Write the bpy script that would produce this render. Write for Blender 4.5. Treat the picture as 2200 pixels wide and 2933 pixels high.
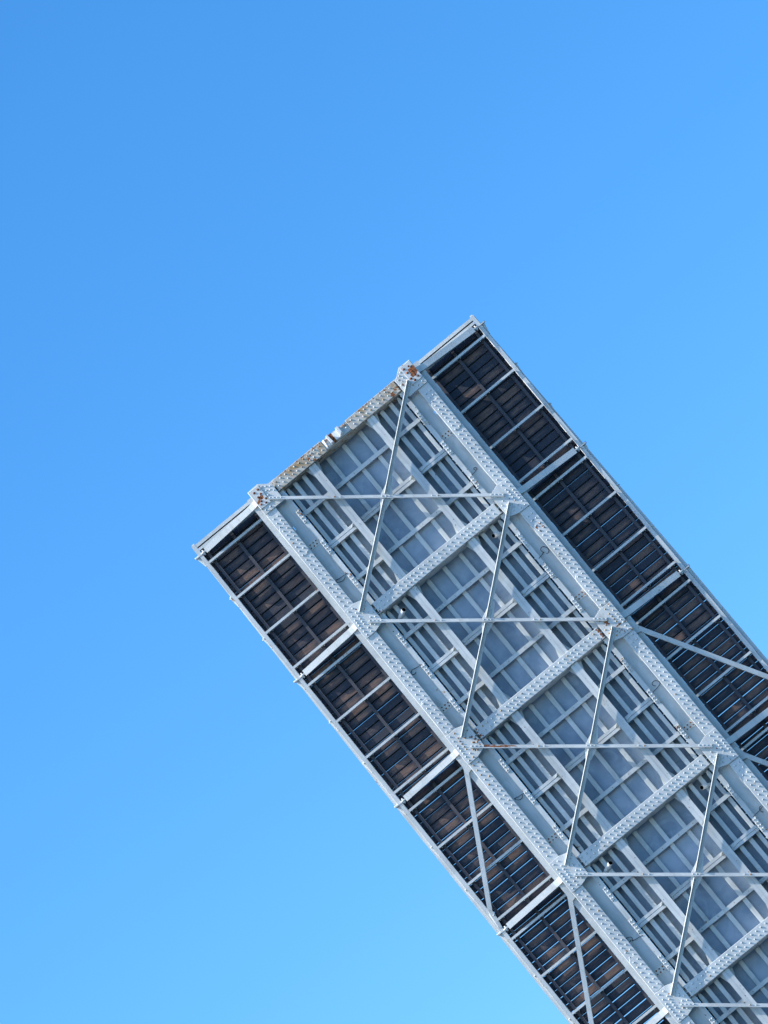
import bpy, math, random
from mathutils import Vector, Matrix

random.seed(7)
for o in list(bpy.data.objects):
    bpy.data.objects.remove(o)
scene = bpy.context.scene
col = scene.collection

# ------------------------------------------------------------------ layout
# Bridge-leaf coordinates: u across the leaf, v down the leaf from the tip,
# w out of the underside (towards the viewer).
P = 3.33114              # panel length (floor beam to floor beam)
NP = 7                   # panels built
VEND = NP * P            # lower end of what is built = origin of the leaf
ALPHA = math.radians(87) # how far the leaf is raised
ZTIP = 37.2              # height of the tip above the ground
UX = Vector((1, 0, 0))
VX = Vector((0, math.cos(ALPHA), -math.sin(ALPHA)))
WX = Vector((0, -math.sin(ALPHA), -math.cos(ALPHA)))
TIP = Vector((0, 0, ZTIP))


def world(u, v, w):
    return TIP + UX * u + VX * v + WX * w


def wdir(d):
    return UX * d[0] + VX * d[1] + WX * d[2]


# ------------------------------------------------------------------ camera
cam_data = bpy.data.cameras.new("camera")
cam = bpy.data.objects.new("camera", cam_data)
col.objects.link(cam)
right = wdir((0.77168615, 0.61074378, -0.17761951)).normalized()
down = wdir((-0.63600383, 0.74426438, -0.20402265)).normalized()
fwd = wdir((-0.00759031, -0.27040814, -0.96271806)).normalized()
m = Matrix((right, -down, -fwd)).transposed().to_4x4()
m.translation = world(0.49383935, 27.64691775, 91.72175844)
cam.matrix_world = m
cam_data.sensor_fit = 'HORIZONTAL'
cam_data.sensor_width = 36.0
cam_data.lens = 36.0 * 13500.0 / 2200.0
cam_data.clip_start = 0.5
cam_data.clip_end = 9000
scene.camera = cam

# ------------------------------------------------------------------ sky, sun, exposure
SUN = wdir((-0.637, -0.748, 0.187)).normalized()
elev = math.asin(SUN.z)
wd = bpy.data.worlds.new("World")
scene.world = wd
wd.use_nodes = True
nt = wd.node_tree
nt.nodes.clear()
out = nt.nodes.new('ShaderNodeOutputWorld')
bg = nt.nodes.new('ShaderNodeBackground')
sky = nt.nodes.new('ShaderNodeTexSky')
sky.sky_type = 'NISHITA'
sky.sun_disc = False
sky.sun_elevation = elev
sky.sun_rotation = math.atan2(SUN.x, SUN.y)
sky.altitude = 0
sky.air_density = 1.0
sky.dust_density = 1.0
sky.ozone_density = 3.0
hs = nt.nodes.new('ShaderNodeHueSaturation')
hs.inputs['Hue'].default_value = 0.495
hs.inputs['Saturation'].default_value = 1.20
gmn = nt.nodes.new('ShaderNodeGamma')
gmn.inputs['Gamma'].default_value = 1.32
nt.links.new(sky.outputs[0], gmn.inputs['Color'])
nt.links.new(gmn.outputs[0], hs.inputs['Color'])
nt.links.new(hs.outputs[0], bg.inputs['Color'])
bg.inputs['Strength'].default_value = 0.101
nt.links.new(bg.outputs[0], out.inputs['Surface'])

sd = bpy.data.lights.new("sun", 'SUN')
sd.energy = 4.2
sd.angle = math.radians(0.53)
sd.color = (1.0, 0.94, 0.84)
sun = bpy.data.objects.new("sun", sd)
col.objects.link(sun)
sun.rotation_euler = SUN.to_track_quat('Z', 'Y').to_euler()
sun.location = (-40, -20, 80)

vs = scene.view_settings
vs.view_transform = 'Standard'
vs.look = 'None'
vs.exposure = 0.78
vs.gamma = 1.0
vs.use_curve_mapping = False


# ------------------------------------------------------------------ materials
def new_mat(name):
    mt = bpy.data.materials.new(name)
    mt.use_nodes = True
    n = mt.node_tree
    b = n.nodes['Principled BSDF']
    return mt, n, b


def noise(n, vec, scale, detail=4, rough=0.6, dist=0.0):
    t = n.nodes.new('ShaderNodeTexNoise')
    t.inputs['Scale'].default_value = scale
    t.inputs['Detail'].default_value = detail
    t.inputs['Roughness'].default_value = rough
    t.inputs['Distortion'].default_value = dist
    n.links.new(vec, t.inputs['Vector'])
    return t.outputs['Fac']


def ramp(n, fac, a, b, interp='LINEAR'):
    r = n.nodes.new('ShaderNodeMapRange')
    r.interpolation_type = 'SMOOTHSTEP' if interp == 'S' else 'LINEAR'
    r.inputs['From Min'].default_value = a
    r.inputs['From Max'].default_value = b
    n.links.new(fac, r.inputs['Value'])
    return r.outputs['Result']


def mix(n, fac, a, b):
    x = n.nodes.new('ShaderNodeMix')
    x.data_type = 'RGBA'
    if isinstance(fac, float):
        x.inputs[0].default_value = fac
    else:
        n.links.new(fac, x.inputs[0])
    for s, c in ((6, a), (7, b)):
        if isinstance(c, tuple):
            x.inputs[s].default_value = (*c, 1)
        else:
            n.links.new(c, x.inputs[s])
    return x.outputs[2]


def math_n(n, op, a, b=None):
    x = n.nodes.new('ShaderNodeMath')
    x.operation = op
    for i, c in enumerate((a, b)):
        if c is None:
            continue
        if isinstance(c, (int, float)):
            x.inputs[i].default_value = c
        else:
            n.links.new(c, x.inputs[i])
    return x.outputs[0]


def geo_pos(n):
    return n.nodes.new('ShaderNodeNewGeometry').outputs['Position']


def bump(n, b, h, strength, dist=0.01):
    k = n.nodes.new('ShaderNodeBump')
    k.inputs['Strength'].default_value = strength
    k.inputs['Distance'].default_value = dist
    n.links.new(h, k.inputs['Height'])
    n.links.new(k.outputs[0], b.inputs['Normal'])


PAINT_A = (0.47, 0.50, 0.50)
PAINT_B = (0.62, 0.64, 0.628)
RUST_A = (0.10, 0.030, 0.014)
RUST_B = (0.30, 0.105, 0.032)


def paint_mat(name, rust, streak=0.25, a=PAINT_A, b_=PAINT_B, patch=0.9, ochre=0.0):
    """weathered pale grey-blue bridge paint; rust = threshold (lower is rustier)"""
    mt, n, b = new_mat(name)
    pos = geo_pos(n)
    big = noise(n, pos, patch, 5, 0.6)
    c = mix(n, ramp(n, big, 0.32, 0.68), a, b_)
    # touched-up areas of a slightly different grey
    tu = noise(n, pos, 2.6, 2, 0.4, 0.8)
    c = mix(n, math_n(n, 'MULTIPLY', ramp(n, tu, 0.57, 0.60), 0.30), c, tuple(x * 1.12 for x in b_))
    if ochre > 0:
        oc = noise(n, pos, 3.4, 5, 0.62, 0.6)
        c = mix(n, math_n(n, 'MULTIPLY', ramp(n, oc, 0.47, 0.66), ochre), c, (0.36, 0.23, 0.10))
    # grime streaks running down the leaf
    mp = n.nodes.new('ShaderNodeMapping')
    mp.inputs['Scale'].default_value = (6, 6, 0.7)
    n.links.new(pos, mp.inputs['Vector'])
    st = noise(n, mp.outputs[0], 1.6, 5, 0.65)
    c = mix(n, math_n(n, 'MULTIPLY', ramp(n, st, 0.52, 0.78), streak), c, (0.30, 0.29, 0.24))
    # fine speckle
    sp = noise(n, pos, 42, 3, 0.6)
    c = mix(n, math_n(n, 'MULTIPLY', ramp(n, sp, 0.66, 0.74), 0.5), c, (0.22, 0.20, 0.17))
    # rust with a yellow bleed round it
    r1 = noise(n, pos, 7.5, 6, 0.68, 0.3)
    r2 = noise(n, pos, 1.3, 3, 0.5)
    rr = math_n(n, 'ADD', math_n(n, 'MULTIPLY', r1, 0.72), math_n(n, 'MULTIPLY', r2, 0.28))
    c = mix(n, math_n(n, 'MULTIPLY', ramp(n, rr, rust - 0.045, rust), 0.55), c, (0.42, 0.30, 0.15))
    rcol = mix(n, ramp(n, noise(n, pos, 60, 3), 0.35, 0.65), RUST_A, RUST_B)
    rmask = ramp(n, rr, rust - 0.008, rust + 0.012)
    c = mix(n, rmask, c, rcol)
    n.links.new(c, b.inputs['Base Color'])
    rg = math_n(n, 'ADD', math_n(n, 'MULTIPLY', rmask, 0.4), 0.46)
    n.links.new(rg, b.inputs['Roughness'])
    h = math_n(n, 'ADD', noise(n, pos, 16, 3), math_n(n, 'MULTIPLY', noise(n, pos, 2.2, 2), 1.5))
    bump(n, b, h, 0.12, 0.012)
    return mt


M_PAINT = paint_mat("bridge_paint", 0.665, 0.48)
M_RUSTY = paint_mat("rust_stained_paint", 0.60, 0.45, (0.53, 0.55, 0.54), (0.61, 0.62, 0.60))
M_TAN = paint_mat("rust_washed_paint", 0.575, 0.85, (0.44, 0.40, 0.33), (0.56, 0.55, 0.51), 1.1, 1.0)
M_VRUSTY = paint_mat("badly_rusted_paint", 0.545, 0.6)
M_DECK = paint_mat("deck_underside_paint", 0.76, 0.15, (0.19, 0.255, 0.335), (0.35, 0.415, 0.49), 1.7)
M_SPLICE = paint_mat("splice_plate_paint", 0.66, 0.3, (0.58, 0.575, 0.53), (0.64, 0.63, 0.58))
M_WHITE = paint_mat("white_pipe_paint", 0.80, 0.1, (0.70, 0.71, 0.70), (0.76, 0.76, 0.75))

mt, n, b = new_mat("rust")
pos = geo_pos(n)
n.links.new(mix(n, ramp(n, noise(n, pos, 28, 5), 0.35, 0.65), (0.095, 0.028, 0.015), (0.38, 0.13, 0.042)), b.inputs['Base Color'])
b.inputs['Roughness'].default_value = 0.9
bump(n, b, noise(n, pos, 60, 4), 0.5, 0.01)
M_RUST = mt

mt, n, b = new_mat("rust_tinted_rivet")
pos = geo_pos(n)
n.links.new(mix(n, ramp(n, noise(n, pos, 22, 3), 0.4, 0.62), (0.50, 0.40, 0.26), (0.30, 0.13, 0.05)), b.inputs['Base Color'])
b.inputs['Roughness'].default_value = 0.7
M_RIVRUST = mt

# sidewalk timber: dark weathered planks, paler where worn between the joists
mt, n, b = new_mat("weathered_timber")
tc = n.nodes.new('ShaderNodeTexCoord')
oi = n.nodes.new('ShaderNodeObjectInfo')
cmb = n.nodes.new('ShaderNodeCombineXYZ')
n.links.new(math_n(n, 'MULTIPLY', oi.outputs['Random'], 37.0), cmb.inputs[2])
n.links.new(math_n(n, 'MULTIPLY', oi.outputs['Random'], 91.0), cmb.inputs[0])
va = n.nodes.new('ShaderNodeVectorMath')
va.operation = 'ADD'
n.links.new(tc.outputs['Object'], va.inputs[0])
n.links.new(cmb.outputs[0], va.inputs[1])
mp = n.nodes.new('ShaderNodeMapping')
mp.inputs['Scale'].default_value = (1.0, 6.0, 6.0)
n.links.new(va.outputs[0], mp.inputs['Vector'])
grain = noise(n, mp.outputs[0], 7, 6, 0.7, 0.5)
blot = noise(n, mp.outputs[0], 1.7, 4, 0.6, 0.3)
sx = n.nodes.new('ShaderNodeSeparateXYZ')
n.links.new(tc.outputs['Object'], sx.inputs[0])
ax = math_n(n, 'ABSOLUTE', sx.outputs[0])
bay = math_n(n, 'ABSOLUTE', math_n(n, 'SUBTRACT', math_n(n, 'PINGPONG', math_n(n, 'SUBTRACT', ax, 2.295), 0.62), 0.31))
ay = math_n(n, 'ABSOLUTE', sx.outputs[1])
centre = math_n(n, 'MULTIPLY', ramp(n, bay, 0.30, 0.12, 'S'), ramp(n, ay, 0.085, 0.02, 'S'))
k = math_n(n, 'ADD', math_n(n, 'MULTIPLY', centre, 0.22), math_n(n, 'MULTIPLY', math_n(n, 'ADD', math_n(n, 'MULTIPLY', blot, 0.65), math_n(n, 'MULTIPLY', grain, 0.35)), 1.05))
k = math_n(n, 'ADD', k, math_n(n, 'MULTIPLY', math_n(n, 'SUBTRACT', oi.outputs['Random'], 0.5), 0.38))
worn = ramp(n, k, 0.55, 0.92, 'S')
dark = mix(n, grain, (0.016, 0.023, 0.038), (0.042, 0.048, 0.064))
brown = mix(n, ramp(n, grain, 0.3, 0.7), (0.085, 0.048, 0.037), (0.195, 0.130, 0.108))
n.links.new(mix(n, worn, dark, brown), b.inputs['Base Color'])
b.inputs['Roughness'].default_value = 0.85
bump(n, b, grain, 0.4, 0.008)
M_WOOD = mt

mt, n, b = new_mat("dark_joist_timber")
pos = geo_pos(n)
n.links.new(mix(n, noise(n, pos, 9, 5), (0.040, 0.042, 0.055), (0.085, 0.080, 0.090)), b.inputs['Base Color'])
b.inputs['Roughness'].default_value = 0.8
M_JOIST = mt

mt, n, b = new_mat("black_rubber_and_slot_shade")  # cable rubber; also the painted shade in the deck-edge slot
pos = geo_pos(n)
n.links.new(mix(n, noise(n, pos, 20, 3), (0.008, 0.008, 0.010), (0.02, 0.02, 0.024)), b.inputs['Base Color'])
b.inputs['Roughness'].default_value = 0.7
M_BLACK = mt

mt, n, b = new_mat("pipe_bore")  # near-black colour stands in for shade inside the drain pipe
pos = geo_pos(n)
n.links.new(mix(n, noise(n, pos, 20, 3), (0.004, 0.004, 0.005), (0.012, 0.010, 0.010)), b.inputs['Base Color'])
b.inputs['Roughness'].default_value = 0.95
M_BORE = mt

mt, n, b = new_mat("bounce_water")
pos = geo_pos(n)
n.links.new(mix(n, ramp(n, noise(n, pos, 0.03, 5), 0.35, 0.65), (0.016, 0.052, 0.085), (0.026, 0.066, 0.096)), b.inputs['Base Color'])
b.inputs['Roughness'].default_value = 0.28
b.inputs['IOR'].default_value = 1.33
wv = n.nodes.new('ShaderNodeTexWave')
wv.inputs['Scale'].default_value = 0.35
wv.inputs['Distortion'].default_value = 6.0
wv.inputs['Detail'].default_value = 4.0
n.links.new(pos, wv.inputs['Vector'])
bump(n, b, wv.outputs['Fac'], 0.5, 0.15)
M_WATER = mt


# ------------------------------------------------------------------ mesh helpers
class MB:
    """collects shapes in leaf coordinates (u, v, w); builds ONE mesh object"""

    def __init__(self):
        self.v, self.f, self.smooth = [], [], []

    def _add(self, pts, faces, smooth=False):
        o = len(self.v)
        self.v += pts
        self.f += [tuple(i + o for i in fc) for fc in faces]
        self.smooth += [smooth] * len(faces)

    def box(self, u0, u1, v0, v1, w0, w1):
        if u0 > u1: u0, u1 = u1, u0
        if v0 > v1: v0, v1 = v1, v0
        if w0 > w1: w0, w1 = w1, w0
        self.prism([(u0, v0), (u1, v0), (u1, v1), (u0, v1)], w0, w1)

    def prism(self, poly, w0, w1, cham=0.0):
        """polygon in the u,v plane, extruded from w0 (back) to w1 (front), chamfered front edge"""
        a = sum(poly[i][0] * poly[(i + 1) % len(poly)][1] - poly[(i + 1) % len(poly)][0] * poly[i][1] for i in range(len(poly)))
        if a > 0:
            poly = poly[::-1]
        k = len(poly)
        if cham <= 0:
            pts = [(x, y, w0) for x, y in poly] + [(x, y, w1) for x, y in poly]
            fs = [tuple(range(k))[::-1], tuple(range(k, 2 * k))]
            fs += [(i, (i + 1) % k, k + (i + 1) % k, k + i) for i in range(k)]
        else:
            ins = inset(poly, cham)
            pts = [(x, y, w0) for x, y in poly] + [(x, y, w1 - cham) for x, y in poly] + [(x, y, w1) for x, y in ins]
            fs = [tuple(range(k))[::-1], tuple(range(2 * k, 3 * k))]
            for s in (0, k):
                fs += [(s + i, s + (i + 1) % k, s + k + (i + 1) % k, s + k + i) for i in range(k)]
        self._add(pts, fs)

    def hexa(self, c):
        """eight corners: bottom four then top four, same order"""
        self._add(c, [(0, 3, 2, 1), (4, 5, 6, 7), (0, 1, 5, 4), (1, 2, 6, 5), (2, 3, 7, 6), (3, 0, 4, 7)])

    def beam(self, a, b, du, hw, w_front, w_back):
        """flat bar from a=(u,v) to b in the u,v plane, half width hw, between two w levels"""
        d = Vector((b[0] - a[0], b[1] - a[1])).normalized()
        nn = Vector((-d.y, d.x)) * hw
        sh = Vector((-d.y, d.x)) * du
        q = [(a[0] + nn.x + sh.x, a[1] + nn.y + sh.y), (b[0] + nn.x + sh.x, b[1] + nn.y + sh.y),
             (b[0] - nn.x + sh.x, b[1] - nn.y + sh.y), (a[0] - nn.x + sh.x, a[1] - nn.y + sh.y)]
        self.prism(q, min(w_front, w_back), max(w_front, w_back))

    def rivet(self, u, v, w, r=0.0195, h=0.021, axis='w'):
        S = 8
        r *= random.uniform(0.9, 1.1)
        h *= random.uniform(0.85, 1.1)
        u += random.uniform(-0.003, 0.003)
        v += random.uniform(-0.003, 0.003) if axis == 'w' else 0.0
        rings = [(1.0, 0.0), (0.86, 0.5), (0.5, 0.87)]
        pts = []
        j = random.random()
        for rr, hh in rings:
            for i in range(S):
                t = 2 * math.pi * (i + j) / S
                pts.append((rr * r * math.cos(t), rr * r * math.sin(t), hh * h))
        pts.append((0, 0, h))
        fs = []
        for k in range(2):
            for i in range(S):
                a_, b_ = k * S + i, k * S + (i + 1) % S
                fs.append((a_, a_ + S, b_ + S, b_))
        for i in range(S):
            fs.append((2 * S + i, 3 * S, 2 * S + (i + 1) % S))
        if axis == 'w':
            pts = [(u + x, v + y, w + z) for x, y, z in pts]
        else:   # standing out of a face that looks down the leaf (+v)
            pts = [(u + x, v + z, w + y) for x, y, z in pts]
        self._add(pts, fs, True)

    def tube(self, path, r, S=8, caps=True, far_cap=False):
        pts, fs = [], []
        vs_ = [Vector(p) for p in path]
        ref = None
        for i, p in enumerate(vs_):
            d = (vs_[min(i + 1, len(vs_) - 1)] - vs_[max(i - 1, 0)]).normalized()
            if ref is None:
                ref = d.orthogonal().normalized()
            x = (ref - d * ref.dot(d)).normalized()
            ref = x
            y = d.cross(x)
            for k in range(S):
                t = 2 * math.pi * k / S
                q = p + (x * math.cos(t) + y * math.sin(t)) * r
                pts.append(tuple(q))
        for i in range(len(vs_) - 1):
            for k in range(S):
                a_, b_ = i * S + k, i * S + (k + 1) % S
                fs.append((a_, b_, b_ + S, a_ + S))
        if caps:
            fs.append(tuple(range(S))[::-1])
        if caps or far_cap:
            fs.append(tuple(range((len(vs_) - 1) * S, len(vs_) * S)))
        self._add(pts, fs, True)

    def build(self, name, material, parent, at=(0, 0, 0)):
        """at = (u, v, w) of the part's own origin in leaf coordinates"""
        me = bpy.data.meshes.new(name)
        base = (0, VEND, 0) if parent is None or at is None else at
        pts = [(x, -y, z) for x, y, z in self.v]
        me.from_pydata(pts, [], [f[::-1] for f in self.f])
        me.polygons.foreach_set('use_smooth', self.smooth)
        me.materials.append(material)
        me.validate()
        import bmesh
        bm = bmesh.new()
        bm.from_mesh(me)
        bmesh.ops.recalc_face_normals(bm, faces=bm.faces)
        bm.to_mesh(me)
        bm.free()
        o = bpy.data.objects.new(name, me)
        col.objects.link(o)
        o.parent = parent
        return o


def inset(poly, d):
    k = len(poly)
    out_ = []
    a = sum(poly[i][0] * poly[(i + 1) % k][1] - poly[(i + 1) % k][0] * poly[i][1] for i in range(k))
    sg = 1 if a > 0 else -1
    for i in range(k):
        p0, p1, p2 = Vector(poly[i - 1]), Vector(poly[i]), Vector(poly[(i + 1) % k])
        e1, e2 = (p1 - p0).normalized(), (p2 - p1).normalized()
        n1, n2 = Vector((-e1.y, e1.x)) * sg, Vector((-e2.y, e2.x)) * sg
        bis = (n1 + n2)
        bis = bis / max(1e-6, bis.dot(n1))
        out_.append((p1.x + bis.x * d, p1.y + bis.y * d))
    return out_


def place(o, v=None, u=0.0, w=0.0):
    """put a part of the leaf at (u, v, w) measured from the tip"""
    o.location = (u, VEND - v, w)
    return o


def sub(o):
    """a sub-part: keeps its part's origin"""
    return o


def clone(o, u, v, w=0.0):
    """copy a part and its sub-parts to another place on the leaf"""
    c = o.copy()
    col.objects.link(c)
    c.parent = o.parent
    place(c, v, u, w)
    for ch in list(o.children):
        d = ch.copy()
        col.objects.link(d)
        d.parent = c
    return c


def stuff(o):
    o['kind'] = 'stuff'
    return o


# ------------------------------------------------------------------ water under the bridge, out of view, added to bounce light up
gm = bpy.data.meshes.new("water")
S_ = 4000
gm.from_pydata([(-S_, -S_, 0), (S_, -S_, 0), (S_, S_, 0), (-S_, S_, 0)], [], [(0, 1, 2, 3)])
gm.materials.append(M_WATER)
water = bpy.data.objects.new("water", gm)
col.objects.link(water)
water['kind'] = 'structure'

# ------------------------------------------------------------------ the raised leaf
leaf = bpy.data.objects.new("bascule_bridge_leaf", None)
col.objects.link(leaf)
rot = Matrix((UX, -VX, WX)).transposed().to_4x4()
rot.translation = world(0, VEND, 0)
leaf.matrix_world = rot
leaf.empty_display_size = 2
leaf['label'] = "pale grey riveted steel drawbridge leaf raised against a clear blue sky, seen from below"
leaf['category'] = "bridge"

WDECK = -0.40

# ---- main girders (whole length; sub-parts: cover plates, splices, rivets)
RUSTY_R = []
for s in (-1, 1):
    m_ = MB()
    m_.box(2.0 * s - 0.008, 2.0 * s + 0.008, -0.24, VEND, -0.138, -0.03)       # web
    m_.box(s * 1.885, s * 1.991, -0.22, VEND, -0.042, -0.024)                 # flange angles
    m_.box(s * 2.009, s * 2.115, -0.22, VEND, -0.042, -0.024)
    m_.box(s * 1.976, s * 1.991, -0.22, VEND, -0.12, -0.042)
    m_.box(s * 2.009, s * 2.024, -0.22, VEND, -0.12, -0.042)
    for k in range(1, NP * 3):                                                # web stiffeners
        if k % 3:
            m_.box(s * 1.90, s * 1.99, k * P / 3 - 0.006, k * P / 3 + 0.006, -0.138, -0.05)
            m_.box(s * 2.01, s * 2.10, k * P / 3 - 0.006, k * P / 3 + 0.006, -0.138, -0.05)
    g = place(m_.build("main_girder", M_PAINT, leaf), 0)
    m_ = MB()
    m_.prism([(s * 1.871, 0.25), (s * 2.129, 0.25), (s * 2.129, VEND), (s * 1.871, VEND)], -0.024, 0.0, 0.009)
    cp = m_.build("cover_plate", M_PAINT, g)
    for v0, v1 in ((0.74, 1.54), (5.43, 2 * P - 0.38), (12.10, 4 * P - 0.38), (18.7, 6 * P - 0.38)):
        m_ = MB()
        c_ = 0.06
        poly = [(s * 1.878, v0 + c_), (s * (1.878 + c_), v0), (s * (2.122 - c_), v0), (s * 2.122, v0 + c_),
                (s * 2.122, v1 - c_), (s * (2.122 - c_), v1), (s * (1.878 + c_), v1), (s * 1.878, v1 - c_)]
        m_.prism(poly, 0.0005, 0.011, 0.006)
        m_.build("splice_plate", M_PAINT, g)
    m_, m2 = MB(), MB()
    v = 0.42
    while v < VEND:
        i = round(v / P)
        if abs(v - i * P) > 0.42:
            on = any(a < v < b_ for a, b_ in ((0.74, 1.54), (5.43, 2 * P - 0.38), (12.10, 4 * P - 0.38)))
            for u in (1.948, 2.054):
                rusty = (s < 0 and 7.0 < v < 7.55 and random.random() < 0.55) or random.random() < 0.03
                (m2 if rusty else m_).rivet(s * u, v, 0.011 if on else 0.0)
        v += 0.1085 if v < 1.5 else 0.1245
    stuff(m_.build("rivets", M_PAINT, g))
    stuff(m2.build("rusty_rivets", M_RIVRUST, g))

# ---- curb plates on top of the girders (wide, one for each panel) with splices
for s in (-1, 1):
    for i in range(NP):
        m_ = MB()
        v0, v1 = i * P + (0.006 if i else -0.18), (i + 1) * P
        if i == 0:      # a slot in the end plate lets the sky through
            h0, h1 = 0.86, 0.96
            m_.box(s * 1.53, s * 2.247, v0, h0, -0.162, -0.140)
            m_.box(s * 1.53, s * 2.247, h1, v1, -0.162, -0.140)
            m_.box(s * 1.53, s * 1.840, h0, h1, -0.162, -0.140)
            m_.box(s * 1.858, s * 2.247, h0, h1, -0.162, -0.140)
        else:
            m_.box(s * 1.53, s * 2.247, v0, v1, -0.162, -0.140)
        c = place(m_.build("curb_plate", M_PAINT, leaf), 0)
        m_ = MB()
        vc = (i + (0.430, 0.737, 0.773, 0.794)[min(i, 3)]) * P
        m_.prism([(s * 1.63, vc - 0.078), (s * 1.88, vc - 0.078), (s * 1.88, vc + 0.078), (s * 1.63, vc + 0.078)], -0.139, -0.129, 0.003)
        sp = m_.build("splice_plate", M_SPLICE, c)
        m_ = MB()
        for q in range(3):
            for r_ in (-1, 1):
                m_.rivet(s * (1.665 + 0.075 * q + (0.02 if r_ > 0 else 0)), vc + r_ * 0.034, -0.129, 0.017, 0.015)
        stuff(m_.build("rusty_bolts", M_RUST, c))

# ---- floor beams
def floor_beam(end=False, mat=M_PAINT, rusty=0.05):
    m_ = MB()
    w_top = -0.398
    for sg in (-1, 1):                                                       # sloping side plates
        y0, y1 = (0.116, 0.130) if sg > 0 else (-0.116, -0.13)
        t_ = 0.012 * sg
        m_.hexa([(-1.62, y1 - t_, w_top), (1.62, y1 - t_, w_top), (1.62, y1, w_top), (-1.62, y1, w_top),
                 (-1.62, y0 - t_, -0.022), (1.62, y0 - t_, -0.022), (1.62, y0, -0.022), (-1.62, y0, -0.022)])
    m_.box(-1.96, 1.96, -0.012, 0.012, -0.137, -0.03)                         # web
    o = m_.build("floor_beam", mat, leaf)
    hw = 0.132
    for a, b_ in (((-1.60, -0.325), (0.33, 1.60)) if end else ((-1.586, 1.586),)):
        m_ = MB()
        m_.prism([(a, -hw), (b_, -hw), (b_, hw), (a, hw)], -0.022, 0.0, 0.008)
        m_.build("bottom_flange", mat, o)
    m_, m2 = MB(), MB()
    u = -1.54
    while u < 1.56:
        if not (end and -0.36 < u < 0.37):
            for dv in (-0.058, 0.048):
                (m2 if random.random() < rusty else m_).rivet(u, dv, 0.0)
        u += 0.097 if 0.62 < abs(u) < 0.92 else 0.1205
    u = -1.52
    while u < 1.55:                                                          # rivets on the web angle
        m_.rivet(u, 0.129, -0.085, 0.015, 0.014, axis='v')
        u += 0.16
    stuff(m_.build("rivets", mat if not end else M_RUSTY, o))
    stuff(m2.build("rusty_rivets", M_RIVRUST, o))
    return o


fb0 = place(floor_beam(True, M_TAN, 0.3), 0)
fb0['label'] = "end floor beam at the tip, rust stained, with a lock in its middle"
fb1 = place(floor_beam(), P)
for i in range(2, NP):
    if i == 2:
        place(floor_beam(False, M_PAINT, 0.14), i * P)
    else:
        clone(fb1, 0, i * P)

# ---- centre lock on the end floor beam
m_ = MB()
m_.prism([(-0.318, -0.105), (0.322, -0.095), (0.322, 0.095), (-0.318, 0.10)], -0.028, -0.012, 0.004)
lk = place(m_.build("centre_lock", M_RUSTY, leaf), 0)
m_ = MB()      # right cheek: pointed block
m_.hexa([(0.075, -0.125, -0.012), (0.150, -0.125, -0.012), (0.150, 0.06, -0.012), (0.075, 0.10, -0.012),
         (0.085, -0.115, 0.115), (0.140, -0.115, 0.115), (0.140, 0.035, 0.115), (0.085, 0.075, 0.115)])
m_.build("lock_cheek", M_WHITE, lk)
m_ = MB()
m_.hexa([(-0.185, -0.125, -0.012), (-0.125, -0.125, -0.012), (-0.105, 0.10, -0.012), (-0.175, 0.09, -0.012),
         (-0.175, -0.11, 0.10), (-0.135, -0.11, 0.10), (-0.112, 0.085, 0.10), (-0.165, 0.07, 0.10)])
m_.build("lock_cheek", M_WHITE, lk)
m_ = MB()
m_.hexa([(-0.05, -0.09, -0.012), (0.075, -0.09, -0.012), (0.075, 0.09, -0.012), (-0.05, 0.085, -0.012),
         (-0.04, -0.085, 0.045), (0.075, -0.085, 0.05), (0.075, 0.085, 0.05), (-0.045, 0.08, 0.045)])
m_.build("lock_tongue", M_WHITE, lk)
m_ = MB()
m_.prism([(-0.125, -0.12), (-0.05, -0.12), (-0.06, -0.03), (-0.035, 0.03), (-0.052, 0.095), (-0.105, 0.098), (-0.12, 0.0)], -0.011, 0.012, 0.004)
m_.build("rusted_socket", M_RUST, lk)
m_ = MB()      # bent keeper left of the lock
m_.hexa([(-0.30, -0.10, -0.012), (-0.285, -0.10, -0.012), (-0.275, 0.075, -0.012), (-0.29, 0.075, -0.012),
         (-0.255, -0.095, 0.06), (-0.24, -0.095, 0.06), (-0.26, 0.075, 0.03), (-0.275, 0.075, 0.03)])
m_.build("keeper_plate", M_WHITE, lk)
m_ = MB()
m_.rivet(-0.235, 0.055, -0.012, 0.026, 0.028)
m_.rivet(0.265, 0.0, -0.012, 0.026, 0.022)
m_.rivet(0.215, -0.055, -0.012, 0.02, 0.022)
stuff(m_.build("lock_bolts", M_WHITE, lk))
m_ = MB()
for k in range(16):
    u = random.choice((-0.23, 0.24)) + random.uniform(-0.05, 0.05)
    v = random.uniform(-0.10, -0.04)
    a = random.uniform(0.008, 0.018)
    m_.hexa([(u - a, v - a, -0.014), (u + a, v - a, -0.014), (u + a, v + a, -0.014), (u - a, v + a, -0.014),
             (u - a * .5, v - a * .6, 0.008), (u + a * .7, v - a * .4, 0.011), (u + a * .5, v + a * .6, 0.006), (u - a * .6, v + a * .5, 0.009)])
stuff(m_.build("rust_flakes", M_RIVRUST, lk))

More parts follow.
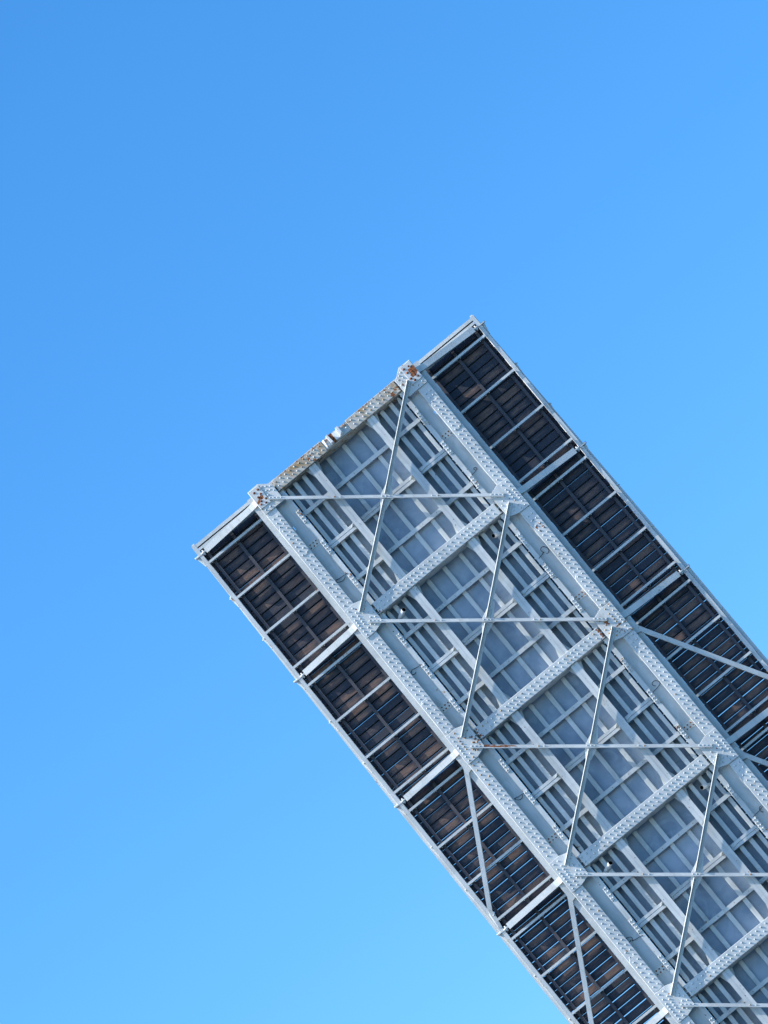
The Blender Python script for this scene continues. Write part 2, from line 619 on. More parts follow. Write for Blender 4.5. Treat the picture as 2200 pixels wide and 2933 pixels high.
# ---- deck plates, one for each panel, and the rough tip edge
for i in range(NP):
    m_ = MB()
    m_.box(-1.496, 1.496, i * P + (0.004 if i else -0.17), (i + 1) * P - 0.004, WDECK - 0.016, WDECK)
    place(m_.build("deck_plate", M_DECK, leaf), 0)
m_ = MB()
u = -1.5
while u < 1.5:
    a = random.uniform(0.02, 0.06)
    if random.random() < 0.7:
        dv = random.uniform(-0.04, 0.005) + (random.uniform(0.02, 0.06) if -1.0 < u < -0.72 or 0.35 < u < 0.75 else 0)
        z = WDECK + random.uniform(-0.02, 0.03)
        m_.hexa([(u, -0.215 - dv, z - 0.05), (u + a, -0.215 - dv * .6, z - 0.05), (u + a, -0.16, z - 0.05), (u, -0.16, z - 0.05),
                 (u, -0.21 - dv, z), (u + a, -0.205 - dv * .5, z + 0.012), (u + a, -0.16, z), (u, -0.16, z)])
    u += a
stuff(place(m_.build("tip_edge_fragments", M_VRUSTY, leaf), 0))

# ---- stringers: two lines, one length in each panel
def stringer():
    m_ = MB()
    L0, L1 = 0.10, P - 0.10
    m_.box(-0.0835, -0.003, L0, L1, -0.062, -0.05)
    m_.box(0.003, 0.0835, L0, L1, -0.062, -0.05)
    m_.box(-0.016, -0.004, L0, L1, -0.16, -0.062)
    m_.box(0.004, 0.016, L0, L1, -0.16, -0.062)
    m_.box(-0.0035, 0.0035, L0, L1, -0.398, -0.064)
    o = m_.build("stringer", M_PAINT, leaf)
    for sg in (-1, 1):      # knee plates against the floor beams
        for e, k in ((L0, 1), (L1, -1)):
            m_ = MB()
            m_.prism([(sg * 0.02, e), (sg * 0.17, e), (sg * 0.078, e + k * 0.30), (sg * 0.02, e + k * 0.30)], -0.165, -0.155)
            m_.build("knee_plate", M_PAINT, o)
    return o


st0 = place(stringer(), 0, -0.768)
for i in range(NP):
    for u in (-0.768, 0.768):
        if i or u > 0:
            clone(st0, u, i * P)

# ---- closed deck ribs
RU = [-1.452, -1.264, -1.036, -0.424, -0.008, 0.418, 1.024, 1.262, 1.452]
def rib(hw, wf):
    m_ = MB()
    a, b_ = 0.135, P - 0.135
    m_.prism([(-hw * .55, a), (hw * .55, a), (hw, a + 0.10), (hw, b_ - 0.10), (hw * .55, b_), (-hw * .55, b_), (-hw, b_ - 0.10), (-hw, a + 0.10)]
             if hw < 0.045 else [(-hw, a), (hw, a), (hw, b_), (-hw, b_)], -0.399, wf, 0.006)
    return m_.build("deck_rib", M_PAINT, leaf)


protos = {'mid': rib(0.047, -0.33), 'side': rib(0.0475, -0.205), 'edge': rib(0.042, -0.205)}
used = set()
for i in range(NP):
    for u in RU:
        key = 'edge' if abs(u) > 1.4 else ('side' if abs(u) > 0.9 else 'mid')
        if key in used:
            clone(protos[key], u, i * P)
        else:
            place(protos[key], i * P, u)
            used.add(key)

# ---- deck crossbeams between the floor beams: thin, thick, thin
BAYS = ((-1.515, -0.775, -0.15, 0.0), (-0.760, 0.760, -0.27, -0.029), (0.775, 1.515, -0.15, 0.0))


def thin_cb():
    """three lengths between girder and stringers; the middle one sits higher"""
    res = []
    for a, b_, wf, dv in BAYS:
        m_ = MB()
        m_.box(a, b_, dv - 0.042, dv + 0.042, wf - 0.012, wf)
        m_.box(a, b_, dv - 0.042, dv - 0.032, wf - 0.04, wf - 0.012)
        m_.box(a, b_, dv + 0.006, dv + 0.016, -0.397, wf - 0.012)
        o = m_.build("deck_crossbeam", M_PAINT, leaf)
        m_ = MB()
        for u in (-1.19, -0.60, -0.2, 0.22, 0.58, 1.15):
            if a < u < b_:
                m_.rivet(u, dv, wf, 0.008, 0.003)
        stuff(m_.build("bolt_heads", M_RUST, o))
        res.append(o)
    return res


def thick_cb():
    res = []
    for a, b_, wf, dv in BAYS:
        m_ = MB()
        wf += 0.02
        a2 = a + (0.085 if a > -1 else 0.0)
        b2 = b_ - (0.085 if b_ < 1 else 0.0)
        m_.box(a2, b2, dv - 0.068, dv - 0.004, wf - 0.012, wf)
        m_.box(a2, b2, dv + 0.003, dv + 0.068, wf - 0.015, wf - 0.003)
        m_.box(a2, b2, dv - 0.068, dv - 0.058, wf - 0.05, wf - 0.012)
        m_.box(a2, b2, dv + 0.03, dv + 0.042, -0.397, wf - 0.015)
        m_.box(a2, b2, dv - 0.014, dv - 0.004, -0.397, wf - 0.012)
        m_.box(a, b_, dv + 0.004, dv + 0.028, -0.396, wf - 0.05)
        o = m_.build("deck_crossbeam", M_PAINT, leaf)
        if b_ < 1:
            u = b_ - 0.10
            m_ = MB()
            m_.hexa([(u - 0.05, dv - 0.005, wf), (u - 0.035, dv - 0.005, wf), (u + 0.03, dv - 0.068, wf), (u + 0.015, dv - 0.068, wf),
                     (u - 0.05, dv - 0.005, wf + 0.05), (u - 0.035, dv - 0.005, wf + 0.05), (u + 0.03, dv - 0.068, wf + 0.06), (u + 0.015, dv - 0.068, wf + 0.06)])
            m_.build("clip_plate", M_WHITE, o)  # whiter than the beam: sunlit brightness put into its colour
        if a > -1:
            u = a + 0.1
            m_ = MB()
            m_.prism([(u, dv - 0.066), (u + 0.15, dv - 0.01), (u, dv + 0.02)], wf + 0.001, wf + 0.013)
            m_.build("end_plate", M_PAINT, o)
        res.append(o)
    return res


tn, tk = thin_cb(), thick_cb()
for i in range(NP):
    for fr, grp in ((0.242, tn), (0.5045, tk), (0.7665, tn)):
        for o in grp:
            if i == 0 and fr < 0.6:
                place(o, (i + fr) * P)
            else:
                clone(o, 0, (i + fr) * P)

# ---- curb angles beside the deck, with splice clips at every crossbeam
for s in (-1, 1):
    for i in range(NP):
        m_ = MB()
        v0, v1 = i * P + 0.14, (i + 1) * P - 0.14
        m_.box(s * 1.528, s * 1.624, v0, v1, -0.085, -0.072)
        m_.box(s * 1.612, s * 1.624, v0, v1, -0.139, -0.085)
        a = place(m_.build("curb_angle", M_PAINT, leaf), 0)
        m_ = MB()
        m_.box(s * 1.497, s * 1.529, v0, v1, -0.41, -0.30)
        m_.build("slot_shade_strip", M_BLACK, a)  # black strip paints in the darkness of the open slot
        m_ = MB()
        v = v0 + 0.05
        while v < v1 - 0.05:
            L = random.uniform(0.01, 0.022)
            m_.box(s * random.uniform(1.506, 1.516), s * 1.5285, v, v + L, -0.11, -0.086)
            v += random.uniform(0.10, 0.32)
        stuff(m_.build("weld_tabs", M_PAINT, a))
        for q, fr in enumerate((0.236, 0.4975, 0.76)):
            vc = (i + fr) * P + (0.04 if q != 1 else 0.0)
            m_ = MB()
            m_.prism([(s * 1.533, vc - 0.16), (s * 1.62, vc - 0.16), (s * 1.62, vc + 0.17), (s * 1.533, vc + 0.17)], -0.0715, -0.056, 0.004)
            cl = m_.build("clip_plate", M_RUSTY if (i + q) % 2 == 0 else M_PAINT, a)
            m_ = MB()
            for r_ in range(4):
                for uu in (1.553, 1.600):
                    m_.rivet(s * uu, vc - 0.12 + 0.08 * r_, -0.056, 0.018, 0.022)
            stuff(m_.build("rivets", M_RUSTY if (i + q) % 2 == 0 else M_PAINT, a))

# ---- gusset plates at every panel point
def gusset_poly(s, first):
    if first:
        q = [(2.131, -0.255), (1.86, -0.265), (1.632, -0.082), (1.630, 0.24), (1.655, 0.352), (2.131, 0.352)]
    else:
        q = [(2.131, -0.365), (1.872, -0.37), (1.68, -0.31), (1.63, -0.22), (1.632, 0.255), (1.69, 0.312), (1.87, 0.37), (2.131, 0.377)]
    return [(s * a, b_) for a, b_ in q]


def gusset(s, i):
    first = i == 0
    rust_node = (s < 0 and i == 2) or (s > 0 and i == 2)
    m_ = MB()
    m_.prism(gusset_poly(s, first), 0.0125, 0.026, 0.006)
    g = m_.build("gusset_plate", M_RUSTY if (first or rust_node) else M_PAINT, leaf)
    rv = []
    if first:
        rv += [(2.06, 0.275), (1.94, 0.285), (1.83, -0.16), (1.76, -0.115), (1.69, -0.06), (1.80, -0.04), (1.73, 0.0), (1.83, 0.06), (1.68, 0.06)]
    else:
        for dv in (-0.30, -0.18):
            rv += [(2.06, dv), (1.95, dv)]
        for dv in (-0.075, -0.005, 0.065, 0.135):
            rv += [(2.065, dv), (1.965, dv - 0.03)]
        for dv in (0.22, 0.315):
            rv += [(2.06, dv), (1.95, dv)]
        rv += [(1.84, -0.09), (1.76, -0.04), (1.69, 0.03), (1.71, -0.18), (1.78, 0.08), (1.70, 0.13), (1.86, 0.20), (1.80, 0.26)]
    m_, m2 = MB(), MB()
    for u, v in rv:
        rusty = rust_node and (u < 2.0) and random.random() < 0.8
        (m2 if rusty else m_).rivet(s * u, v, 0.026)
    stuff(m_.build("rivets", M_PAINT, g))
    if m2.v:
        stuff(m2.build("rusty_rivets", M_RIVRUST, g))
    if first:
        m_ = MB()
        m_.prism([(s * 1.866, -0.228), (s * 2.124, -0.245), (s * 2.126, 0.208), (s * 1.868, 0.212)], 0.0265, 0.046, 0.005)
        m_.build("end_plate", M_RUSTY if s < 0 else M_PAINT, g)
        m_ = MB()
        for u, v in ((1.92, -0.16), (2.03, -0.15), (1.93, -0.055), (2.02, -0.03), (1.91, 0.09), (2.02, 0.075), (1.96, 0.16), (2.06, 0.13)):
            m_.rivet(s * u, v, 0.046, 0.026, 0.018)
        stuff(m_.build("rusty_bolts", M_RUST, g))
        m_ = MB()       # bare rusted patch on the plate
        if s > 0:
            poly = [(2.122, -0.10), (2.095, -0.135), (2.03, -0.10), (1.985, -0.11), (1.965, -0.06), (1.975, 0.0), (1.945, 0.03), (1.955, 0.085),
                    (1.985, 0.10), (2.01, 0.07), (2.05, 0.095), (2.075, 0.08), (2.10, 0.055), (2.122, 0.045)]
        else:
            poly = [(-1.99, -0.02), (-1.945, -0.04), (-1.915, 0.0), (-1.935, 0.045), (-1.975, 0.06), (-2.02, 0.035), (-2.06, 0.085), (-2.11, 0.09),
                    (-2.105, 0.045), (-2.05, 0.02)]
        m_.prism(poly, 0.0462, 0.0472)
        m_.build("rust_patch", M_RUST, g)
    return g


gl = {}
for i in range(NP):
    for s in (-1, 1):
        if i in (0, 2):
            place(gusset(s, i), i * P)
        elif s not in gl:
            gl[s] = place(gusset(s, i), i * P)
        else:
            clone(gl[s], 0, i * P)

# ---- lateral bracing: crossed angles in each panel
def brace_long():
    """continuous angle, from the left girder up-leaf to the right girder down-leaf"""
    m_ = MB()
    a, b_ = (-1.86, 0.062 + 0.06), (1.86, P - 0.062 - 0.05)
    d = Vector((b_[0] - a[0], b_[1] - a[1])).normalized()
    m_.beam(a, b_, 0.0, 0.037, 0.040, 0.0275)
    m_.beam(a, b_, 0.032, 0.006, 0.105, 0.040)
    o = m_.build("lateral_brace", M_PAINT, leaf)
    m_, m2 = MB(), MB()
    L = (Vector(b_) - Vector(a)).length
    for t in (0.02, 0.10, 0.18, 0.26, L - 0.26, L - 0.18, L - 0.10, L - 0.02, L / 2 - 0.075, L / 2, L / 2 + 0.075):
        m_.rivet(a[0] + d.x * t + d.y * 0.008, a[1] + d.y * t - d.x * 0.008, 0.040, 0.017, 0.018)
    for us in (-0.768, 0.768):
        for dt in (-0.055, 0.065):
            t = (us - a[0]) / d.x + dt
            (m2 if (us < 0 and dt < 0) or (us > 0 and dt > 0) else m_).rivet(a[0] + d.x * t + d.y * 0.008, a[1] + d.y * t - d.x * 0.008, 0.040, 0.018, 0.019)
    stuff(m_.build("rivets", M_PAINT, o))
    stuff(m2.build("rusty_rivets", M_RIVRUST, o))
    m_ = MB()                       # packing plates down to the stringers
    for us in (-0.768, 0.768):
        vv = a[1] + (us - a[0]) / d.x * d.y
        m_.beam((us - d.x * 0.1, vv - d.y * 0.1), (us + d.x * 0.1, vv + d.y * 0.1), 0.0, 0.03, 0.027, -0.0495)
    m_.build("packing", M_PAINT, o)
    return o


def brace_short():
    """the other diagonal: two lengths meeting on a centre gusset"""
    res = []
    A, Bp = (1.86, 0.095), (-1.87, P - 0.115)
    mid = Vector(((A[0] + Bp[0]) / 2, (A[1] + Bp[1]) / 2 + 0.02))
    d = (Vector(Bp) - Vector(A)).normalized()
    for a, b_ in ((Vector(A), mid - d * 0.055), (mid + d * 0.065, Vector(Bp))):
        m_ = MB()
        m_.beam(a, b_, 0.0, 0.038, 0.024 if 0 else 0.0405, 0.028)
        nn = Vector((-d.y, d.x))
        lo, hi = nn * 0.040, nn * 0.027          # outer and inner side of the standing leg, rolled edge
        q = [Vector(a) + lo, Vector(b_) + lo, Vector(b_) + hi, Vector(a) + hi]
        m_.hexa([(x.x, x.y, 0.0405) for x in q] + [(q[0].x, q[0].y, 0.098), (q[1].x, q[1].y, 0.098), (q[2].x, q[2].y, 0.112), (q[3].x, q[3].y, 0.112)])
        o = m_.build("lateral_brace", M_PAINT, leaf)
        L = (Vector(b_) - Vector(a)).length
        m_ = MB()
        for t in (0.04, 0.12, 0.20, 0.28, L - 0.24, L - 0.16, L - 0.08):
            q = Vector(a) + d * t
            m_.rivet(q.x + d.y * 0.006, q.y - d.x * 0.006, 0.0405, 0.017, 0.018)
        stuff(m_.build("rivets", M_PAINT, o))
        res.append(o)
    # centre gusset
    m_ = MB()
    c = (0.0, P / 2)
    poly = [(0.19, -0.215), (0.36, -0.275), (0.33, -0.19), (0.11, 0.07), (0.02, 0.14), (-0.17, 0.215), (-0.30, 0.22), (-0.235, 0.12), (-0.075, -0.09)]
    m_.prism([(c[0] + x, c[1] + y) for x, y in poly], 0.014, 0.0268, 0.004)
    res.append(m_.build("centre_gusset", M_PAINT, leaf))
    return res


bl = brace_long()
bs = brace_short()
place(bl, 0)
for o in bs:
    place(o, 0)
for i in range(1, NP):
    clone(bl, 0, i * P)
    for o in bs:
        clone(o, 0, i * P)
# rust bloom on the brace that leaves the rusty left node
m_ = MB()
d = Vector((1.86 * 2, P - 0.062 - 0.05 - 0.122)).normalized()
for k in range(60):
    t = 0.30 + random.random() ** 1.5 * 0.62
    c_ = Vector((-1.86, 0.122)) + d * t + Vector((d.y, -d.x)) * random.uniform(-0.012, 0.034)
    a = random.uniform(0.014, 0.036)
    e = d * a * 1.7
    f_ = Vector((-d.y, d.x)) * a * 0.32
    zz = 0.0403 + 0.00004 * k
    m_.prism([tuple(c_ + e), tuple(c_ + f_ + e * .4), tuple(c_ - e * .7 + f_ * .7), tuple(c_ - e), tuple(c_ - f_)], 0.0401, zz)
o = place(m_.build("rust_bloom", M_RUST, leaf), 2 * P)
stuff(o)

# flaked spots of rust on the right girder below its second joint, and other loose stains
def rust_spots(name, pts, at_v, w0):
    m_ = MB()
    for q, (u, v, r_) in enumerate(pts):
        k = 9
        poly = []
        for i in range(k):
            t = 2 * math.pi * i / k
            rr = r_ * random.uniform(0.55, 1.15)
            poly.append((u + rr * math.cos(t), v + rr * math.sin(t) * 1.25))
        m_.prism(poly, w0 - 0.002, w0 + 0.0006 + 0.00005 * q)
    return stuff(place(m_.build(name, M_RUST, leaf), at_v))


rust_spots("rust_spots", [(1.99, 0.66, 0.014), (2.045, 0.80, 0.026), (1.985, 0.80, 0.013), (1.945, 0.83, 0.024), (2.0, 0.86, 0.010),
                          (2.06, 0.90, 0.028), (1.965, 0.95, 0.020), (2.07, 0.94, 0.012)], P, 0.0)
rust_spots("rust_spots", [(-1.72, -0.02, 0.022), (-1.69, 0.05, 0.03), (-1.66, 0.12, 0.025), (-1.75, 0.10, 0.02), (-1.645, 0.02, 0.018),
                          (-1.78, 0.17, 0.022), (-1.69, 0.20, 0.02), (-1.83, 0.24, 0.018)], 2 * P, 0.026)
rust_spots("rust_spots", [(1.80, -0.06, 0.03), (1.82, -0.02, 0.024), (1.78, -0.10, 0.02), (1.97, 0.30, 0.016), (1.95, 0.25, 0.012), (2.02, 0.33, 0.012)], 2 * P, 0.026)
rust_spots("rust_spots", [(1.55, -0.10, 0.02), (1.57, -0.04, 0.03), (1.575, 0.03, 0.03), (1.57, 0.09, 0.022), (1.52, 0.115, 0.014)], 2 * P, 0.0)
rust_spots("rust_spots", [(-1.56, -0.09, 0.02), (-1.575, -0.02, 0.024), (-1.565, 0.06, 0.026), (-1.53, 0.10, 0.016)], 2 * P, 0.0)
rust_spots("rust_spots", [(-1.56, 0.10, 0.02), (-1.50, 0.12, 0.014)], P, 0.0)
edge = []
for k in range(34):
    u = random.uniform(0.36, 1.55) * random.choice((-1, 1))
    edge.append((u, -0.112 + random.uniform(-0.008, 0.02), random.uniform(0.006, 0.018)))
rust_spots("rust_spots", edge, 0.0, 0.0)

# small rust marks at the joints further down, different at each one
for i in range(1, 5):
    for s in (-1, 1):
        if i == 2:
            continue
        marks = []
        for k in range(random.randint(3, 6)):
            marks.append((s * random.uniform(1.66, 1.95), random.uniform(-0.25, 0.30), random.uniform(0.006, 0.016)))
        rust_spots("rust_spots", marks, i * P, 0.026)
for i in range(5):      # along the inner edges of the curb angles and on the beams
    for s in (-1, 1):
        marks = []
        for k in range(7):
            marks.append((s * random.uniform(1.60, 1.622), random.choice((0.236, 0.4975, 0.76)) * P + random.uniform(0.17, 0.26) * random.choice((-1, 1)), random.uniform(0.006, 0.014)))
        rust_spots("rust_spots", marks, i * P, -0.072)
        marks = [(s * 0.768 + random.uniform(-0.075, 0.075), random.uniform(0.2, P - 0.2), random.uniform(0.004, 0.011)) for k in range(8)]
        rust_spots("rust_spots", marks, i * P, -0.05)

# ---- sidewalks cantilevered outside the girders
# brackets carrying them, one at each panel point
def bracket(s):
    m_ = MB()
    prof = [(2.075, -0.02), (2.135, -0.045), (2.20, -0.10), (2.30, -0.135), (3.548, -0.365)]
    hw = 0.066
    for (u0, w0), (u1, w1) in zip(prof[:-1], prof[1:]):
        m_.hexa([(s * u0, -hw, w0 - 0.014), (s * u1, -hw, w1 - 0.014), (s * u1, hw, w1 - 0.014), (s * u0, hw, w0 - 0.014),
                 (s * u0, -hw, w0), (s * u1, -hw, w1), (s * u1, hw, w1), (s * u0, hw, w0)])
    o = m_.build("sidewalk_bracket", M_PAINT, leaf)
    m_ = MB()
    pts = [(s * u, w - 0.014) for u, w in prof[1:]]
    top = [(s * 3.548, -0.47), (s * 2.135, -0.47)]
    ring = pts + top
    k = len(ring)
    m_._add([(u, 0.012, w) for u, w in ring] + [(u, 0.024, w) for u, w in ring],
            [tuple(range(k)), tuple(range(k, 2 * k))[::-1]] + [(i, (i + 1) % k, k + (i + 1) % k, k + i) for i in range(k)])
    for uu in (2.45, 2.9, 3.35):
        m_.rivet(s * uu, 0.024, -0.27 - (uu - 2.3) * 0.13, 0.018, 0.016, axis='v')
    m_.build("web_plate", M_PAINT, o)
    m_ = MB()
    m_.tube([(s * 3.548, 0.0, -0.40), (s * 3.66, 0.0, -0.41)], 0.022)
    m_.tube([(s * 3.60, 0.06, -0.42), (s * 3.60, -0.06, -0.42)], 0.016)
    m_.box(s * 3.585, s * 3.635, -0.03, 0.035, -0.46, -0.40)
    m_.build("end_clip", M_RUSTY, o)
    return o


for s in (-1, 1):
    b0 = place(bracket(s), 0)
    for i in range(1, NP):
        clone(b0, 0, i * P)

SWV, SWW = 0.052, 0.20      # the sidewalk deck as a whole
# light crossbeams under the planks
def sw_cb(s):
    m_ = MB()
    m_.box(s * 2.22, s * 3.645, -0.025, 0.025, -0.60, -0.588)
    m_.box(s * 2.22, s * 3.645, 0.008, 0.016, -0.684, -0.60)
    o = m_.build("sidewalk_crossbeam", M_PAINT, leaf)
    m_ = MB()
    for uu in (2.29, 2.92, 3.54):
        for du in (-0.045, 0.045):
            m_.box(s * (uu + du - 0.006), s * (uu + du + 0.006), 0.018, 0.045, -0.64, -0.62)
    stuff(m_.build("joist_clips", M_PAINT, o))
    return o


for s in (-1, 1):
    c0 = sw_cb(s)
    k = 0
    for i in range(NP):
        for fr in (0.0565, 0.3435, 0.6325, 0.912):
            v = (i + fr) * P
            if k == 0:
                place(c0, v + SWV, 0, SWW)
            else:
                clone(c0, 0, v + SWV, SWW)
            k += 1

# timber joists along the sidewalk
for s in (-1, 1):
    for uu, hw in ((2.292, 0.027), (2.920, 0.032), (3.541, 0.030)):
        for i in range(NP):
            m_ = MB()
            m_.box(s * (uu - hw), s * (uu + hw), i * P + (0.003 if i else -0.2), (i + 1) * P - 0.003, -0.745, -0.686)
            place(m_.build("timber_joist", M_JOIST, leaf), SWV, 0, SWW)

# planks across the sidewalk
pl_len = 3.652 - 2.256
shapes = []
for s in (-1, 1):
    shapes.append([])
    for q in range(4):
        m_ = MB()
        j0, j1 = random.uniform(-0.004, 0.005), random.uniform(-0.006, 0.003)
        wv = 0.0742 + random.uniform(-0.0008, 0.0008)
        u0, u1 = s * (2.257 + j0), s * (3.650 + j1)
        m_.hexa([(u0, -wv, -0.876), (u1, -wv, -0.876), (u1, wv, -0.876), (u0, wv, -0.876),
                 (u0, -wv, -0.7465), (u1, -wv, -0.7465), (u1, wv, -0.7465), (u0, wv, -0.7465)])
        shapes[-1].append(m_)
for si, s in enumerate((-1, 1)):
    protos = []
    v = -0.14
    k = 0
    while v < VEND - 0.1:
        q = random.randrange(4)
        jit = random.uniform(-0.0022, 0.0022)
        if k < 4:
            q = k
            o = place(shapes[si][q].build("sidewalk_plank", M_WOOD, leaf), v + jit, 0, SWW)
            protos.append(o)
        else:
            o = clone(protos[q], 0, v + jit, SWW)
        o.rotation_euler.z = random.uniform(-0.0009, 0.0009)
        o.location.z += random.uniform(-0.003, 0.0)
        v += 0.1812
        k += 1

# fascia beam along the outer edge, one length for each panel, with the kerb rail outside it
for s in (-1, 1):
    for i in range(NP):
        m_ = MB()
        v0, v1 = (i * P + 0.004 if i else -0.325), (i + 1) * P - 0.004
        m_.box(s * 3.652, s * 3.726, v0, v1, -0.662, -0.648)
        m_.box(s * 3.716, s * 3.726, v0, v1, -0.86, -0.662)
        f_ = place(m_.build("fascia_beam", M_PAINT, leaf), SWV, 0, SWW)
        m_ = MB()
        def off(v):
            return 3.735 + 0.07 * max(0.0, min(1.0, (v + 0.3) / 7.0))
        m_.hexa([(s * 3.731, v0, -0.76), (s * off(v0), v0, -0.76), (s * off(v1), v1, -0.76), (s * 3.731, v1, -0.76),
                 (s * 3.731, v0, -0.70), (s * off(v0), v0, -0.70), (s * off(v1), v1, -0.70), (s * 3.731, v1, -0.70)])
        m_.build("kerb_rail", M_PAINT, f_)
        if i == 0:      # closing channels at the tip of the sidewalk
            m_ = MB()
            m_.box(s * 2.16, s * 3.651, -0.305, -0.235, -0.662, -0.65)
            m_.box(s * 2.16, s * 3.651, -0.305, -0.297, -0.80, -0.662)
            m_.build("end_channel", M_PAINT, f_)
            m_ = MB()
            m_.box(s * 2.20, s * 3.645, -0.205, -0.150, -0.662, -0.65)
            m_.box(s * 2.20, s * 3.645, -0.170, -0.160, -0.70, -0.662)
            m_.build("end_channel", M_PAINT, f_)
            m_ = MB()
            m_.box(s * 3.652, s * 3.71, -0.345, -0.325, -0.70, -0.66)
            m_.build("corner_lug", M_WHITE, f_)

# railing: posts with a wedge foot every third of a panel, and three rails
def post(s, big):
    m_ = MB()
    m_.box(s * 3.675, s * 3.728, -0.028, 0.028, -1.86, -0.87)
    o = m_.build("railing_post", M_PAINT, leaf)
    m_ = MB()
    ext = 3.80 if big else 3.775
    m_.prism([(s * 3.729, -0.045), (s * ext, -0.045), (s * ext, 0.0), (s * (3.729 + 0.02), 0.24), (s * 3.729, 0.24)], -0.80, -0.69, 0.006)
    m_.build("post_foot", M_RUSTY, o)
    m_ = MB()
    m_.rivet(s * 3.752, -0.02, -0.69, 0.016, 0.03)
    m_.tube([(s * 3.70, -0.02, -0.74), (s * (ext + 0.022), -0.02, -0.74)], 0.012, 6)
    if big:
        m_.box(s * 3.64, s * 3.815, -0.016, 0.004, -0.70, -0.64)
        m_.tube([(s * 3.79, -0.03, -0.71), (s * 3.83, -0.03, -0.71)], 0.02, 6)
    m_.build("foot_bolts", M_RUSTY, o)
    return o


for s in (-1, 1):
    pa, pb = post(s, False), post(s, True)
    fa = fb = True
    for k in range(0, NP * 3):
        v = k * P / 3 + 0.0
        if k % 3 == 0:
            if fb:
                place(pb, v, 0, SWW); fb = False
            else:
                clone(pb, 0, v, SWW)
        else:
            if fa:
                place(pa, v, 0, SWW); fa = False
            else:
                clone(pa, 0, v, SWW)
    for w_ in (-1.15, -1.5, -1.84):
        m_ = MB()
        m_.tube([(s * 3.70, -0.25, w_), (s * 3.70, VEND, w_)], 0.024)
        place(m_.build("handrail", M_PAINT, leaf), 0, 0, SWW)

# struts from the girders out to the fascia, from the third panel point on
def strut(s):
    a = Vector((s * 2.19, 0.335, -0.085))
    b_ = Vector((s * 3.655, P - 0.44, -0.40))
    d = (b_ - a).normalized()
    nn = Vector((-d.y, d.x, 0)).normalized()
    m_ = MB()
    hw = 0.046
    ups = Vector((0, 0, 0.012))
    m_.hexa([tuple(a + nn * hw - ups), tuple(b_ + nn * hw - ups), tuple(b_ - nn * hw - ups), tuple(a - nn * hw - ups),
             tuple(a + nn * hw), tuple(b_ + nn * hw), tuple(b_ - nn * hw), tuple(a - nn * hw)])
    e = nn * (0.040 * s)
    f_ = nn * 0.006
    dn = Vector((0, 0, -0.09))
    m_.hexa([tuple(a + e + f_ + dn), tuple(b_ + e + f_ + dn), tuple(b_ + e - f_ + dn), tuple(a + e - f_ + dn),
             tuple(a + e + f_ - ups), tuple(b_ + e + f_ - ups), tuple(b_ + e - f_ - ups), tuple(a + e - f_ - ups)])
    o = m_.build("sidewalk_strut", M_PAINT, leaf)
    m_ = MB()       # root plate on the girder
    m_.hexa([(s * 2.06, 0.14, -0.062), (s * 2.215, 0.20, -0.075), (s * 2.30, 0.50, -0.13), (s * 2.13, 0.46, -0.10),
             (s * 2.06, 0.14, -0.046), (s * 2.215, 0.20, -0.059), (s * 2.30, 0.50, -0.114), (s * 2.13, 0.46, -0.084)])
    m_.build("root_plate", M_PAINT, o)
    m_ = MB()       # bent plate at the fascia
    L = [(3.66, P - 0.52, -0.385), (3.585, P - 0.42, -0.39), (3.645, P - 0.08, -0.435), (3.712, P - 0.10, -0.435), (3.705, P - 0.40, -0.42)]
    pts = [(s * x, y, z) for x, y, z in L] + [(s * x, y, z - 0.014) for x, y, z in L]
    k = len(L)
    m_._add(pts, [tuple(range(k)), tuple(range(k, 2 * k))[::-1]] + [(i, (i + 1) % k, k + (i + 1) % k, k + i) for i in range(k)])
    m_.rivet(s * 3.63, P - 0.36, -0.397, 0.02, 0.02)
    m_.build("bent_plate", M_PAINT, o)
    return o


for s in (-1, 1):
    s0 = place(strut(s), 2 * P)
    for i in range(3, NP - 1):
        clone(s0, 0, i * P)

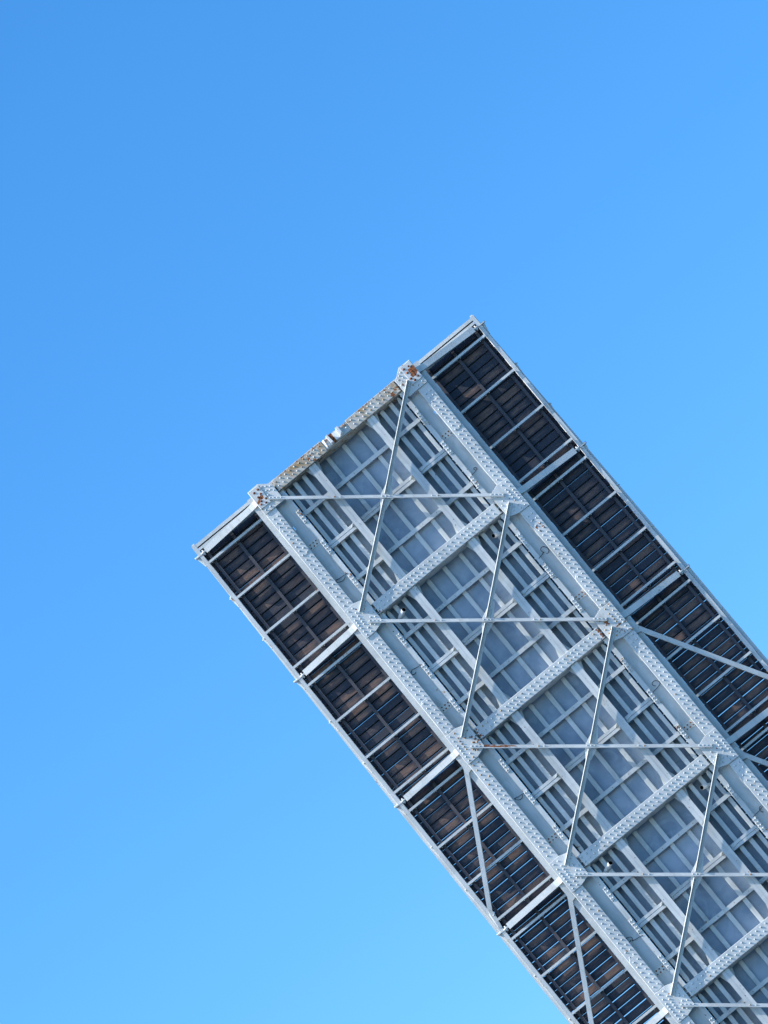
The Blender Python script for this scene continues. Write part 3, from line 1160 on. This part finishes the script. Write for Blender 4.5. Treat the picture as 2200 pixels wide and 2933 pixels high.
# ---- drain pipes through the deck in every other panel
def drain(s):
    m_ = MB()
    path = [(s * 1.166, 0.390, 0.0), (s * 1.20, 0.396, -0.05), (s * 1.25, 0.402, -0.12), (s * 1.31, 0.408, -0.20), (s * 1.40, 0.41, -0.40)]
    m_.tube(path, 0.046, 14, caps=False)
    o = m_.build("drain_pipe", M_WHITE, leaf)
    d = (Vector(path[1]) - Vector(path[0])).normalized()
    m_ = MB()
    m_.tube([tuple(Vector(path[0]) - d * 0.002), tuple(Vector(path[0]) + d * 0.03)], 0.049, 14, caps=False)
    m_.build("pipe_lip", M_WHITE, o)
    m_ = MB()
    m_.tube([tuple(Vector(path[0]) - d * 0.004), tuple(Vector(path[0]) + d * 0.05), tuple(Vector(path[1]) + d * 0.03)], 0.039, 14, caps=False, far_cap=True)
    m_.build("pipe_bore", M_BORE, o)
    return o


for s in (-1, 1):
    d0 = place(drain(s), P)
    for i in (3, 5):
        clone(d0, 0, i * P)

# ---- looped lengths of black cable hanging on the curb plates
for u, v, ph, r_ in ((-1.775, 2.355, 0.3, 0.075), (-1.79, 4.805, 1.2, 0.06), (-1.765, 8.155, 0.1, 0.07), (-1.845, 11.775, 0.8, 0.06),
                     (1.755, 2.37, 2.2, 0.03), (1.79, 4.59, 2.5, 0.07), (1.795, 8.155, 2.4, 0.065), (1.82, 11.465, 2.0, 0.06)):
    sg = -1 if u < 0 else 1
    turn, asp = random.choice((0.55, 0.8, 0.95, 1.05)), random.uniform(0.9, 1.4)
    m_ = MB()
    path = []
    for k in range(26):
        t = ph + 2 * math.pi * turn * k / 25
        gr = 1.0 + 0.25 * math.sin(t * 1.7 + ph * 3)
        path.append((u + r_ * gr * asp * math.cos(t), v + r_ * gr / asp * math.sin(t), -0.115 + 0.010 * math.sin(2 * t) - 0.001 * k))
    e = path[-1]
    path.append(((e[0] + sg * 1.63) / 2, e[1] + 0.03, -0.10))
    path.append((sg * 1.615, e[1] + 0.05, -0.065))
    path.append((sg * 1.58, e[1] + 0.06, -0.066))
    m_.tube(path, 0.0062, 6)
    o = place(m_.build("cable_loop", M_BLACK, leaf), 0)

scene.render.resolution_x = 768
scene.render.resolution_y = 1024
